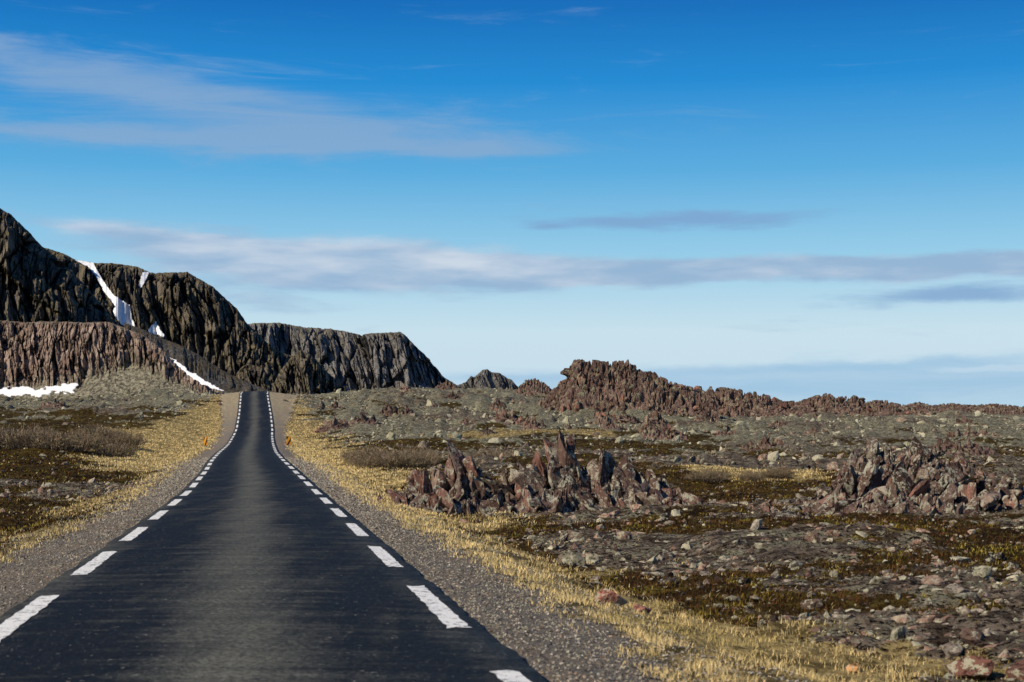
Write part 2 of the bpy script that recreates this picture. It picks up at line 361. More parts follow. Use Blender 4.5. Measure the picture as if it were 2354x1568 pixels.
def outcrop(name, sky, D, depth, nsm, mat, label, sub=4, blk=(.10, .34), lean=.22, strike=-.15, category='rock', group=None, rf=.05, hf=.62, res=110, thin=(.22, .6), tall=(.9, 1.9), peaks=True, cell=.30, pk=(.10, .08)):
    """a crag: fractured base mass with many thin tilted slabs standing out of it"""
    sky = np.array(sky, float); Vs = []; Fs = []; Cs = []; nv = 0
    x0, x1 = sky[0, 0], sky[-1, 0]
    xm0 = ((x0+x1)/2-CX)/F*D
    Hmax = max((HY-sky[:, 1].min())/F*D-float(ground_z(xm0, D, False)), .6)
    def env(p, d):
        X = (p-CX)/F*D; gz = float(ground_z(X, d, False)); return X, gz, (HY-np.interp(p, sky[:, 0], sky[:, 1]))/F*D-gz
    def add(P, f, tc=None):
        nonlocal nv
        tc = tints[R.randint(len(tints))]*R.uniform(.75, 1.2) if tc is None else tc
        Vs.append(P); Fs.append(f+nv); Cs.append(np.tile(tc, (len(P), 1))); nv += len(P)
    P, f = crag_sheet(sky, D, depth, hf, res, Hmax*cell)
    f3 = np.concatenate([f[:, [0, 1, 2]], f[:, [0, 2, 3]]]); add(P, f3, np.array([.85, .82, .82]))
    for p in (sky[1:-1, 0] if peaks else ()):
        dy = R.uniform(-.15, .15)*depth; X, gz, H = env(p, D+dy)
        w = (pk[0]*H+pk[1]*Hmax)*R.uniform(.8, 1.4)
        P, f = poly_rock(sub, 16, .45, 1.8); hh = H*.55
        P = P*np.array([w, w*R.uniform(1.2, 2.8), hh]); tz = np.clip(P[:, 2]/hh, 0, 1); P[:, :2] *= (1-.45*tz)[:, None]
        P = P@rotm(0, 0, R.normal(0, .5)).T@rotm(R.uniform(-.1, .1), R.normal(strike, lean*.5), 0).T
        P = rough(P, max(w, .2)*1.3, rf*1.4); P = P+np.array([X, D+dy, gz+H-P[:, 2].max()]); add(P, f)
    for k in range(nsm):
        p = R.uniform(x0, x1); q = R.uniform(-1, 1); dy = q*depth; X, gz, H = env(p, D+dy)
        fall = max(1-.85*abs(q)**1.5, .15); top = max(H*fall, .10*Hmax)*R.uniform(.55, 1.02)
        s = R.uniform(*blk)*Hmax*.62*(.5+.5*fall)
        P, f = poly_rock(sub-1, 14, .42, 1.7)
        P = P*np.array([s*R.uniform(*thin), s*R.uniform(.5, 1.2), s*R.uniform(*tall)])
        P = P@rotm(0, 0, R.normal(0, .6)).T@rotm(R.normal(0, lean*.7), R.normal(strike, lean), 0).T
        P = rough(P, s*1.4, rf); P = P+np.array([X, D+dy, gz+top-P[:, 2].max()]); add(P, f)
    V = np.concatenate(Vs); xm = V[:, 0].mean(); ym = V[:, 1].mean()
    return mk(name, V, np.concatenate(Fs), mat, cols=np.concatenate(Cs), label=label, category=category, group=group, origin=(xm, ym, float(ground_z(xm, ym, False))))

outcrop('rock_outcrop', [(895,1158),(930,1132),(955,1092),(985,1080),(1010,1070),(1040,1046),(1060,1008),(1078,1042),(1105,1075),(1130,1090),(1165,1080),(1190,1092),(1215,1060),(1240,1036),(1262,1062),(1282,1004),(1296,984),(1310,1000),(1326,1040),(1348,1072),(1370,1056),(1392,1032),(1410,1050),(1435,1044),(1470,1070),(1500,1078),(1535,1096),(1570,1118),(1600,1138),(1640,1152),(1700,1178)],
        45, 2.3, 260, M_red, 'jagged reddish lichen-spotted rock outcrop with a tall spire', 5, (.20, .62), lean=.28, strike=-.28, res=240, hf=.55, cell=.30, thin=(.16, .42), tall=(.9, 1.8), rf=.05, pk=(.065, .05))
outcrop('rock_outcrop', [(1720,1198),(1790,1172),(1850,1150),(1900,1138),(1930,1112),(1955,1070),(1985,1052),(2010,1070),(2040,1048),(2075,1072),(2110,1046),(2150,1080),(2190,1060),(2230,1072),(2265,1100),(2300,1088),(2354,1096),(2440,1110),(2560,1165)],
        39.5, 4.2, 330, M_red, 'broad low broken reddish rock outcrop covered in lichen', 5, (.20, .62), lean=.42, strike=.25, hf=.42, res=260, cell=.32, thin=(.18, .55), tall=(.7, 1.5), rf=.05, pk=(.08, .06))
outcrop('rock_outcrop', [(1940,1062),(1970,1032),(2008,1006),(2045,1030),(2080,1035),(2115,1002),(2150,1025),(2200,1040),(2250,1065)],
        66, 2.5, 110, M_red, 'red jagged rock outcrop standing on dark heath', 4, (.22, .6), lean=.35, strike=.15, hf=.5, res=110, cell=.32, thin=(.2, .5), tall=(.8, 1.5), rf=.05)
outcrop('rock_outcrop', [(1245,918),(1270,892),(1296,866),(1308,842),(1318,823),(1350,821),(1385,828),(1415,827),(1445,825),(1460,842),(1480,852),(1500,850),(1530,868),(1560,880),(1600,890),(1640,905)],
        222, 7, 300, M_redfar, 'tall blocky red crag rising from the stony plain', 4, (.10, .26), .12, -.05, hf=.86, res=220, thin=(.4, .9), tall=(.6, 1.2), peaks=False, cell=.20)
for sk, D, ns, lb in (([(1540,895),(1580,884),(1640,886),(1700,892),(1740,899),(1780,912),(1825,930)], 250, 130, 'long low red rock ridge'),
    ([(1770,932),(1800,920),(1840,918),(1875,906),(1900,901),(1930,910),(1960,906),(1990,920),(2030,916),(2070,926),(2120,936)], 270, 150, 'jagged red rock ridge near the sea'),
    ([(2040,942),(2090,925),(2110,921),(2140,930),(2180,924),(2230,928),(2290,925),(2340,931),(2420,926),(2500,950)], 285, 200, 'low jagged red rocks along the coast')):
    outcrop('rock_outcrop', sk, D, 8, ns, M_redfar, lb, 4, (.15, .5), .2, hf=.78, thin=(.5, 1.2), tall=(.5, 1.1), peaks=False, res=160, cell=.4)
outcrop('rock_outcrop', [(1175,908),(1200,878),(1212,868),(1228,866),(1250,876),(1280,905)], 300, 5, 60, M_redfar, 'small dark red crag beside the tall one', 4, hf=.8, res=60, peaks=False, thin=(.4, .8))
outcrop('rock_outcrop', [(980,905),(1008,882),(1028,872),(1050,882),(1080,905)], 320, 5, 50, M_redfar, 'small dark crag on the plain', 4, hf=.8, res=60, peaks=False, thin=(.4, .8))
sm_list = [(905,930,955,880,300),(1130,1158,1195,935,185),(1045,1072,1110,957,175),(1200,1228,1265,955,165),(1380,1430,1480,942,190),(1475,1500,1540,958,165),(730,770,815,957,165),(795,838,880,945,170),(1100,1120,1155,978,150),(80,125,170,915,205),(1370,1400,1450,965,160),(1640,1680,1730,925,240),(850,890,940,925,220),(2170,2230,2300,975,150),(1700,1760,1830,1000,120)]
for i in range(26):
    D = R.uniform(100, 270); p = R.uniform(760, 2330); X = (p-CX)/F*D; wd = R.uniform(18, 45)*190/D; yb = HY-float(ground_z(X, D, False))/D*F
    sm_list.append((p-wd, p+R.uniform(-.4, .4)*wd, p+wd, yb-R.uniform(16, 34)*190/D, D))
for a, b, c_, tp, D in sm_list:
    outcrop('rock_outcrop', [(a, tp+26), ((a+b)/2, tp+10), (b, tp), ((b+c_)/2, tp+8), (c_, tp+26)], D, 2.2, 24, M_redfar, 'small jagged red rock outcrop on stony ground', 3, (.3, .8), .35, group='small rock outcrops on the plain', res=30, cell=.4)

# boulders
bm_ = []
for k in range(6):
    P, f = poly_rock(4, 16, .5, 1.6); P = rough(P*np.array([1, .8, .62]), 1.0, .06)
    bm_.append((P, f))
def boulder(X, d, s, col, label, group='loose boulders on the tundra'):
    P, f = bm_[R.randint(6)]
    P = (P*s)@rotm(0, R.uniform(-.3, .3), R.uniform(0, 6.3)).T
    gz = float(ground_z(X, d))
    cc = np.tile(np.array(col), (len(P), 1))
    return mk('boulder', P+np.array([X, d, gz+s*.18]), f, M_stone, cols=cc, label=label, category='rock', group=group, origin=(X, d, gz))
for X, d, s, col, lb in ((1.15, 17.9, .21, (.36, .15, .11), 'red angular boulder lying in straw grass'), (1.55, 17.6, .16, (.36, .16, .12), 'red angular boulder lying in straw grass'),
                     (3.25, 14.1, .09, (.60, .33, .15), 'small orange stone among grass'), (4.2, 13.7, .27, (.16, .075, .055), 'large dark red boulder in a stone pile'), (4.6, 13.4, .20, (.15, .075, .055), 'large dark red boulder in a stone pile'),
                     (2.1, 18.2, .08, (.25, .19, .15), 'grey-brown stone lying in dry grass'), (5.9, 19, .16, (.2, .18, .14), 'grey boulder covered in pale lichen'), (4.6, 24, .15, (.25, .24, .18), 'grey boulder covered in pale lichen')):
    boulder(X, d, s, col, lb)
pal = np.array([(.21, .135, .10), (.28, .19, .14), (.17, .135, .105), (.44, .40, .28), (.30, .25, .195), (.055, .045, .038), (.38, .34, .24), (.31, .185, .135), (.09, .065, .05)])
cnt = 0
while cnt < 50:
    d = math.exp(R.uniform(math.log(18), math.log(190))); p = R.uniform(20, 2340); X = (p-CX)/F*d
    u, gvv, gss, rr = [float(q[0]) for q in zones(np.array([X]), np.array([d]))]
    if abs(u) < 6.5 or rr < .4 and R.rand() > .12: continue
    s = min(R.uniform(.08, .17)*(d/28)**.7, .7)
    boulder(X, d, s, pal[R.randint(len(pal))], 'angular lichen-spotted boulder on stony ground'); cnt += 1

def scatter_mesh(name, X, d, s, variants, cols, mat, label, flat=.5, kind='stuff', sink=.1):
    Vs = []; Fs = []; Cs = []; nv = 0
    Z = ground_z(X, d)
    var = R.randint(len(variants), size=len(X))
    for k, (bv, bf) in enumerate(variants):
        idx = np.where(var == k)[0]; n = len(idx)
        if n == 0: continue
        yaw = R.uniform(0, 6.283, n); tl = R.normal(0, .35, n)
        sx = s[idx]*R.uniform(.6, 1.4, n); sy = s[idx]*R.uniform(.7, 1.3, n); sz = s[idx]*flat*R.uniform(.5, 1.8, n)
        P = bv[None]*np.stack([sx, sy, sz], -1)[:, None]
        x = P[..., 0]*np.cos(tl)[:, None]+P[..., 2]*np.sin(tl)[:, None]; z = -P[..., 0]*np.sin(tl)[:, None]+P[..., 2]*np.cos(tl)[:, None]; y = P[..., 1]
        xx = x*np.cos(yaw)[:, None]-y*np.sin(yaw)[:, None]; yy = x*np.sin(yaw)[:, None]+y*np.cos(yaw)[:, None]
        P = np.stack([xx+X[idx][:, None], yy+d[idx][:, None], z+(Z[idx]+s[idx]*sink)[:, None]], -1)
        Vs.append(P.reshape(-1, 3)); m0 = len(bv)
        Fs.append((bf[None]+(np.arange(n)*m0)[:, None, None]).reshape(-1, 3)+nv)
        Cs.append(np.repeat(cols[idx], m0, 0)); nv += n*m0
    return mk(name, np.concatenate(Vs), np.concatenate(Fs), mat, cols=np.concatenate(Cs), kind=kind, label=label, category='stones')
small = [(poly_rock(1, 7, .55)[0]*R.uniform(.7, 1.3, (12, 1)), ICO[1][1]) for _ in range(12)]
med = [poly_rock(2, 11, .45, 1.7) for _ in range(10)]
def sample(n, d0, d1, cond, p0=-60, p1=2420):
    d = np.exp(R.uniform(math.log(d0), math.log(d1), n)); p = R.uniform(p0, p1, n); X = (p-CX)/F*d
    z = zones(X, d); k = cond(z, X, d); return X[k], d[k]
def colr(X, d):
    n = len(X); c = pal[R.randint(len(pal), size=n)]*R.uniform(.4, 1.35, (n, 1))
    k = (R.rand(n) < palef(X, d)*.6)[:, None]
    return np.where(k, np.array([(.46, .43, .29)])*R.uniform(.5, 1.25, (n, 1)), c)
cond = lambda z, X, d: (np.abs(z[0]) > 4.3) & (R.rand(len(X)) < np.clip(z[3]*1.0+np.where(z[0] > 0, .12, .05), 0, 1)) & (z[2] < .55)
X, d = sample(160000, 9, 340, cond)
s = np.clip(.017*(R.pareto(2.1, len(X))+1), .013, .10)*(d/20)**.5; s = np.maximum(s, d*.0007)
scatter_mesh('rubble', X, d, s, small, colr(X, d), M_stone, 'angular broken stones covering the tundra')
X, d = sample(13000, 9, 300, cond)
s = np.clip(.034*(R.pareto(2.2, len(X))+1), .03, .15)*(d/20)**.5*np.interp(d, [0, 50, 120, 300], [1, 1, 1.3, 1.4])
k = (d > 60) | (R.rand(len(d)) < .65); X = X[k]; d = d[k]; s = s[k]
scatter_mesh('rubble', X, d, s, med, colr(X, d), M_stone, 'larger angular broken stones', flat=.8)
# gravel on the shoulders
n = 36000
d = np.exp(R.uniform(math.log(8), math.log(90), n)); sd_ = np.where(R.rand(n) < .6, 1, -1)
uu = sd_*(2.24+R.rand(n)**1.1*2.4); X = road_x(d)+uu
s = np.maximum(R.uniform(.005, .018, n), d*.0006); cg = np.array([(.40, .35, .28), (.27, .24, .205), (.52, .46, .38), (.38, .28, .19), (.11, .10, .09)])[R.randint(5, size=n)]*R.uniform(.7, 1.25, (n, 1))
scatter_mesh('gravel', X, d, s, small, cg, M_stone, 'loose grey-brown gravel on the road shoulder', sink=.3)

# ------------------------------------------------------------------ grass and heather
def blades(name, X, d, h, w, cols, mat, label, lean=.6, category='grass'):
    n = len(X); Z = ground_z(X, d)-.01
    a = R.uniform(0, 6.283, n); l = R.uniform(.1, lean, n)*h; b = R.uniform(0, 6.283, n)
    dx, dy = np.cos(a)*w/2, np.sin(a)*w/2
    p0 = np.stack([X-dx, d-dy, Z], -1); p1 = np.stack([X+dx, d+dy, Z], -1)
    mx = X+np.cos(b)*l*.35; my = d+np.sin(b)*l*.35
    p2 = np.stack([mx+dx*.8, my+dy*.8, Z+h*.6], -1); p3 = np.stack([mx-dx*.8, my-dy*.8, Z+h*.6], -1)
    tp = np.stack([X+np.cos(b)*l*1.1, d+np.sin(b)*l*1.1, Z+h], -1)
    V = np.stack([p0, p1, p2, p3, tp], 1).reshape(-1, 3); i = (np.arange(n)*5)[:, None]
    Fc = np.concatenate([i+[0, 1, 2], i+[0, 2, 3], i+[3, 2, 4]])
    return mk(name, V, Fc, mat, cols=np.repeat(cols, 5, 0), kind='stuff', label=label, category=category)
n = 75000
d = np.exp(R.uniform(math.log(8.5), math.log(235), n)); sd_ = np.where(R.rand(n) < .68, 1, -1)
uu = sd_*R.uniform(3.2, 15, n)*np.where(d < 60, .6, 1); uu = np.where(np.abs(uu) < 3.2, sd_*(3.2+.9*R.rand(n)), uu); X = road_x(d)+uu
z = zones(X, d); tuft = fbm(X/.55, d/.6, 4, 3)
k = (R.rand(n) < z[2]*np.clip(.25+2.2*(tuft+.1), 0, 1.4)+.015*(1-z[1]))&(tuft > -.2); X = X[k]; d = d[k]; tf = tuft[k]
X2, d2 = sample(60000, 40, 180, lambda z, X, d: R.rand(len(X)) < z[2])
X = np.concatenate([X, X2]); d = np.concatenate([d, d2]); tf = np.concatenate([tf, 0*X2])
rp = 4
X = np.repeat(X, rp)+R.normal(0, .05, len(X)*rp)*(1+np.repeat(d, rp)/60); d = np.repeat(d, rp)+R.normal(0, .05, len(d)*rp); tf = np.repeat(tf, rp)
h = R.uniform(.02, .075, len(X))*(1+.8*tf)*(1+np.minimum(d, 100)/130); w = np.maximum(.0045, d*.00045)
hc = (fbm(X/1.6, d/2.5, 9, 3)+np.interp(d, [0, 40, 80], [.12, .0, -.35]))[:, None]
cc = np.array([.76, .58, .27])*R.uniform(.55, 1.2, (len(X), 1)); kk = sst(.05, .7, hc)*.7
cc = cc*(1-kk)+np.array([.32, .27, .075])*R.uniform(.6, 1.2, (len(X), 1))*kk
blades('grass', X, d, h, w, cc, M_blade, 'dry straw-coloured grass along the road verge', .9)
X, d = sample(110000, 9, 130, lambda z, X, d: (R.rand(len(X)) < (1-z[1])*(1-z[2])*(1-.85*z[3]))&(np.abs(z[0]) > 4.0))
rp = 3; X = np.repeat(X, rp)+R.normal(0, .04, len(X)*rp)*(1+np.repeat(d, rp)/40); d = np.repeat(d, rp)+R.normal(0, .04, len(d)*rp)
h = R.uniform(.02, .07, len(X))*(1+np.minimum(d, 80)/100); w = np.maximum(.010, d*.0007)
hp = np.array([(.075, .044, .010), (.17, .12, .02), (.034, .019, .008), (.28, .21, .04), (.10, .045, .015)])
cn = np.clip((fbm(X/1.0, d/1.6, 2, 4)*1.2+.45)*4+R.normal(0, .7, len(X)), 0, 4).astype(int)
order = np.array([2, 4, 0, 1, 3])
blades('heather', X, d, h, w, hp[order[cn]]*R.uniform(.6, 1.3, (len(X), 1)), M_heath, 'low dark olive and brown heather cover', .9, 'heather')

# ------------------------------------------------------------------ shrubs
def shrub_mesh(seed):
    r = np.random.RandomState(seed); Vs = []; Fs = []; Cs = []; nv = 0
    def ribbon(pts, w0, w1, c):
        nonlocal nv
        pts = np.array(pts); k = len(pts); a = r.uniform(0, 3.14); s = np.array([math.cos(a), math.sin(a), 0])
        w = np.linspace(w0, w1, k)[:, None]
        Vs.append(np.concatenate([pts-s*w, pts+s*w])); 
        for i in range(k-1): Fs.append([nv+i, nv+i+1, nv+k+i+1, nv+k+i])
        Cs.append(np.tile(c, (2*k, 1))); nv += 2*k
    for i in range(260):
        a = r.uniform(0, 6.283); q = r.rand()**.6; o = np.array([math.cos(a)*q*.9, math.sin(a)*q*.8, -.05])
        dr = np.array([math.cos(a)*q*.8+r.normal(0, .25), math.sin(a)*q*.8+r.normal(0, .25), 1.1]); dr /= np.linalg.norm(dr)
        L = r.uniform(.55, 1.0)*(1-.35*q); c0 = np.array([(.18, .12, .085), (.12, .08, .055), (.25, .19, .13)][r.randint(3)])*r.uniform(.7, 1.2)
        p1 = o+dr*L*.5+r.normal(0, .04, 3); p2 = p1+(dr+r.normal(0, .2, 3))*L*.5
        ribbon([o, p1, p2], .010, .006, c0)
        for j in range(5):
            b = p1+(p2-p1)*r.rand(); e = b+(dr+r.normal(0, .6, 3))*L*.28
            ribbon([b, (b+e)/2+r.normal(0, .02, 3), e], .007, .005, c0*r.uniform(.8, 1.5))
            for l in range(2):
                q0 = b+(e-b)*r.uniform(.3, 1); ribbon([q0, q0+r.normal(0, .035, 3)], .014, .010, np.array([(.28, .235, .13), (.20, .155, .08)][r.randint(2)]))
    return np.concatenate(Vs), np.array(Fs), np.concatenate(Cs)
SH = [shrub_mesh(q) for q in (1, 2, 3)]
protos = {}
spots = []
for i in range(24): spots.append((R.uniform(-20, 280), R.uniform(100, 130), R.uniform(.8, 1.75)))
for i in range(16): spots.append((R.uniform(800, 985), R.uniform(84, 100), R.uniform(.8, 1.2)))
for i in range(7): spots.append((R.uniform(1570, 1800), R.uniform(64, 68), R.uniform(.4, .6)))
for i in range(5): spots.append((R.uniform(1100, 1200), R.uniform(95, 105), R.uniform(.8, 1.1)))
for i, (p, dd, s) in enumerate(spots):
    k = i % 3; X = (p-CX)/F*dd; gz = float(ground_z(X, dd))
    if k not in protos:
        ob = mk('shrub', SH[k][0], SH[k][1], M_twig, cols=SH[k][2]); protos[k] = ob
    else:
        ob = protos[k].copy(); scene.collection.objects.link(ob)
    ob.location = (X, dd, gz); ob.scale = (s*1.25, s*1.1, s*R.uniform(.7, 1.05)); ob.rotation_euler = (0, 0, R.uniform(0, 6.3))
    ob['label'] = 'leafless grey-brown willow shrub on the heath'; ob['category'] = 'shrub'; ob['group'] = 'willow shrubs on the heath'

# ------------------------------------------------------------------ hills and mountains
def inpoly(px, py, poly):
    poly = np.array(poly, float); ins = np.zeros(px.shape, bool); n = len(poly); j = n-1
    for i in range(n):
        xi, yi = poly[i]; xj, yj = poly[j]
        c = ((yi > py) != (yj > py)) & (px < (xj-xi)*(py-yi)/(yj-yi+1e-9)+xi); ins ^= c; j = i
    return ins
def blur(a, k):
    for _ in range(k):
        a = (a+np.roll(a, 1, 0)+np.roll(a, -1, 0)+np.roll(a, 1, 1)+np.roll(a, -1, 1))/5
    return a
M_snow, t = newmat('snow'); pos = t.n('ShaderNodeNewGeometry').outputs['Position']
n = t.noise(pos, .5, 6, .6); finish(t, t.mix(t.ramp(n, .35, .6), (.85, .85, .86), (.90, .90, .89)), .6, n, .15, .1)
def hill(name, sky, D, z0, mat, label, run=.9, talus=.35, taluh=.22, rib=6., ribw=9., fine=1., cols=320, nr=190, snow=(), crest=.5, category='mountain', talus_fn=None, lean_z=.12, snow_off=1.2, cellk=1.0):
    sky = np.array(sky, float); px = np.linspace(sky[0, 0], sky[-1, 0], cols)
    py = np.interp(px, sky[:, 0], sky[:, 1])
    nf = int(nr*.85); tt = np.concatenate([np.linspace(0, 1, nf), np.linspace(1, 2, nr-nf+1)[1:]])
    T, PX = np.meshgrid(tt, px, indexing='ij'); PY = np.tile(py, (nr, 1))
    Dc = D(PX) if callable(D) else np.full_like(PX, D)
    zt = (HY-PY)/F*Dc; H = np.maximum(zt-z0, 1.)
    tal = talus_fn(PX) if talus_fn else np.full_like(PX, talus)
    tal = np.clip(tal+.20*fbm(PX/40, 0*PX, D if not callable(D) else 3, 4), .03, .8)
    th_ = taluh*tal/talus
    tc = np.clip(T, 0, 1)
    g1 = tc/tal*th_; e = np.clip((tc-tal)/(1-tal), 0, 1)
    g2 = th_+(1-th_)*(1-(1-e)**1.7)
    G = np.where(tc < tal, g1, g2)
    Z = z0+H*G
    back = np.clip(T-1, 0, 1)
    Z = Z-H*.5*back**2
    depth = H.mean(0).max()*run*.6+H*run*.4
    Y = Dc-depth*(1-tc)+depth*1.2*back
    X = (PX-CX)/F*Y
    ry = Y/np.sqrt(X*X+Y*Y); rx = X/np.sqrt(X*X+Y*Y)
    cm = sst(tal-.08, tal+.08, tc)*(1-(1-crest)*sst(.8, 1, tc)); cm = np.where(T > 1, crest, cm)
    sm = np.zeros_like(X)
    spx = CX+F*X/Y; spy = HY-F*Z/Y
    masks = [inpoly(spx, spy, p) for p in snow]
    for mk_ in masks: sm = np.maximum(sm, np.clip(blur(mk_.astype(float), 6)*1.6, 0, 1))
    S = X+Y*.15+Z*.16+ribw*.15*fbm(X/(ribw*2), Z/(ribw*2), 4, 3)
    wv = 1+.45*fbm(X/(ribw*6), Z/(ribw*6), 12, 2)      # irregular spacing of the fractures
    r1 = ridged(S/(ribw*1.3), Z/(ribw*5), Y/(ribw*3), 2)
    big = fbm(S/(ribw*4), Z/(ribw*8), 3, 2)
    c0, e0 = cells(S/(ribw*1.8)+9+wv, Z/(ribw*3.6), 8)
    c1, e1 = cells(S/(ribw*.55)+wv*2, Z/(ribw*1.9), 1); c2, e2 = cells(S/(ribw*.20)+wv*3, Z/(ribw*.75), 4); c3, e3 = cells(S/(ribw*.085), Z/(ribw*.28), 6)
    crack = sst(.11, .0, e1)
    disp = (rib*(r1*.15+c0*.85+big*.6)+cellk*rib*(c1*.55+c2*.42+c3*.22)-rib*.35*crack-rib*.22*sst(.2, 0, e2))*cm*(1-.95*sm)+fine*.35*fbm(X/(fine*1.5), Y/(fine*1.5), Z/(fine*1.5), 3)*(1-sm)
    crease_shade = np.clip(crack*.65+sst(.2, 0, e2)*.40+sst(.05, -.35, r1)*.2+sst(-.3, -.9, c1)*.3+sst(.08, 0, e0)*.35+sst(-.3, -.9, c3)*.2, 0, .88)*cm*(1-sm)*sst(-.5, .2, fbm(S/(ribw*3), Z/(ribw*3), 31, 3)+.1)  # shade of cracks and recessed facets, put into the rock colour
    X = X-rx*disp; Y = Y-ry*disp
    Z = Z+cm*(1-sm)*(disp*lean_z+fine*.5*ridged(S/(fine*5), Y/(fine*5), Z/(fine*6), 3)+fine*.6*c2)+(1-cm)*fine*.35*fbm(S/fine, Y/fine, 0, 3)
    V = np.stack([X, Y, Z], -1); fc = grid_faces(nr, cols)
    scree = (1-sst(tal-.05, tal+.1, tc))
    ob = mk(name, V.reshape(-1, 3), fc, mat, smooth=False, attrs={'scree': scree.ravel(), 'crease_shade': crease_shade.ravel()}, kind='structure', label=label, category=category)
    for mk_ in masks:
        b = blur(mk_.astype(float), 2)+.34*fbm(X/(fine*5), Z/(fine*5), 0, 4)*(D if not callable(D) else 300)/900
        inside = (b > .48).ravel(); kf = inside[fc].all(1)
        if kf.sum() < 4: continue
        f2 = fc[kf]; uq, inv = np.unique(f2, return_inverse=True)
        Vo = V.reshape(-1, 3)[uq]+np.array([0, -snow_off, snow_off*.5])
        o = Vo.mean(0)
        mk('snow_patch', Vo, inv.reshape(-1, 4), M_snow, smooth=True, label='old white snow patch lying in a rocky gully', category='snow', group='snow patches', origin=o)
    return ob
# far grey mountain and sea peak
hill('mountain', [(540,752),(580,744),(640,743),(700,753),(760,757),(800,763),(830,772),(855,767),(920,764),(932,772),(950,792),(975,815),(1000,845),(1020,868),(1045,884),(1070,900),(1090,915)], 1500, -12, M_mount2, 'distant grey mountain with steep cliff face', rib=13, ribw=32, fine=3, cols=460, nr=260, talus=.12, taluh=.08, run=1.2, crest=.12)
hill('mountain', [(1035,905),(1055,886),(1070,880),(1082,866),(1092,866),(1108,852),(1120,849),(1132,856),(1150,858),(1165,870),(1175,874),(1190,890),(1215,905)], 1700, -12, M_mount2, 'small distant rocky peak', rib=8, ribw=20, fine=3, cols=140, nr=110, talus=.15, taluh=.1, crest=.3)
# main dark mountain
snowA = [(172,600),(216,607),(234,640),(262,680),(300,704),(306,735),(320,768),(300,766),(272,742),(260,720),(264,706),(240,674),(222,640),(204,618)]
snowB = [(328,628),(345,628),(338,645),(326,666),(319,660)]
snowC = [(338,760),(360,740),(370,760),(387,778),(372,778),(345,770)]
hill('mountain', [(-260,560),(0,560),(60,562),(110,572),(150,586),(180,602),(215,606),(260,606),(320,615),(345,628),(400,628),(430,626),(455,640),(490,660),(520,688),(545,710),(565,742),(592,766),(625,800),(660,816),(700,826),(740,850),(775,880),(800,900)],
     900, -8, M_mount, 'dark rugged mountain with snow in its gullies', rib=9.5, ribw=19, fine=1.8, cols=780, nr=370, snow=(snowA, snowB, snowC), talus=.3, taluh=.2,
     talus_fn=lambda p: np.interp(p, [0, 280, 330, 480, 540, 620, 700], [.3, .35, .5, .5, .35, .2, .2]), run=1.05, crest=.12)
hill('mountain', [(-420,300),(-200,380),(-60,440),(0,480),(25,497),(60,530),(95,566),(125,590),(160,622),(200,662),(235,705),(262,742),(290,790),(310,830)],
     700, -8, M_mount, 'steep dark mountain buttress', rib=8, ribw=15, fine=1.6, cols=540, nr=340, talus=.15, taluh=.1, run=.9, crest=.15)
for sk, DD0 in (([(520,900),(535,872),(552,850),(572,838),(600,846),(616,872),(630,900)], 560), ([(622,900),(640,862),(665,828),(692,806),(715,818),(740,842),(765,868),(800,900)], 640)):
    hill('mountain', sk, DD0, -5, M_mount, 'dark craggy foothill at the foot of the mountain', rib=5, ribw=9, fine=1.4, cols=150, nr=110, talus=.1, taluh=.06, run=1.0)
# red hill by the road
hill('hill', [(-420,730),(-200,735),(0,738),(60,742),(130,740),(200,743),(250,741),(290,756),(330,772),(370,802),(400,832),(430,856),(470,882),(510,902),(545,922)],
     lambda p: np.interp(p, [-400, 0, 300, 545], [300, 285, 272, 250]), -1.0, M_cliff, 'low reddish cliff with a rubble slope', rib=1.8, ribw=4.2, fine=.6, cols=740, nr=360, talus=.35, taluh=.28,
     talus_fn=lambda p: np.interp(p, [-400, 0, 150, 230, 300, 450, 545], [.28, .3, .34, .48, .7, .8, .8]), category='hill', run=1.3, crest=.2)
# scree slope between the red hill and the mountain
M_scree, t = newmat('grey_scree'); pos = t.n('ShaderNodeNewGeometry').outputs['Position']
n = t.noise(pos, .9, 6, .8); n2 = t.noise(t.mapv(pos, (1, 1, .3)), .12, 5, .6)
finish(t, t.mix(t.ramp(n2, .4, .65), t.mix(t.ramp(n, .4, .6), (.04, .038, .036), (.145, .135, .125)), (.11, .09, .06)), .95, n, 1.0, .8, spec=.05)
hill('scree_slope', [(285,742),(330,758),(372,778),(410,792),(450,812),(490,838),(530,862),(575,882),(630,902)], 470, -4, M_scree, 'smooth dark grey scree slope below the mountain', rib=.3, ribw=8, fine=.7, cols=240, nr=120, talus=.75, taluh=.7, category='hill', run=1.5, crest=.1)

def snow_bank(outer, D0, slope, label, lift=.25, res=60, rag=(4, 6)):
    outer = np.array(outer, float); x0, x1 = outer[:, 0].min(), outer[:, 0].max(); y0, y1 = outer[:, 1].min(), outer[:, 1].max()
    PX, PY = np.meshgrid(np.linspace(x0, x1, res*4), np.linspace(y0, y1, res))
    ins = inpoly(PX+rag[0]*fbm(PX/20, PY/10, 2, 4), PY+rag[1]*fbm(PX/16, PY/8, 7, 4), outer)
    Dd = D0+(y1-PY)*slope
    X = (PX-CX)/F*Dd; Z = (HY-PY)/F*Dd
    Z = Z+lift*blur(ins.astype(float), 6)*.5
    V = np.stack([X, Dd, Z], -1).reshape(-1, 3); fc = grid_faces(*PX.shape)
    kf = ins.ravel()[fc].all(1); f2 = fc[kf]; uq, inv = np.unique(f2, return_inverse=True)
    Vo = V[uq]; Fo = inv.reshape(-1, 4)
    mk('snow_patch', Vo, Fo[:, ::-1], M_snow, smooth=True, label=label, category='snow', group='snow patches', origin=Vo.mean(0))
snow_bank([(385,815),(405,830),(440,856),(470,874),(520,902),(505,900),(462,884),(432,864),(408,842)], 244, .12, 'narrow strip of old snow on the slope')
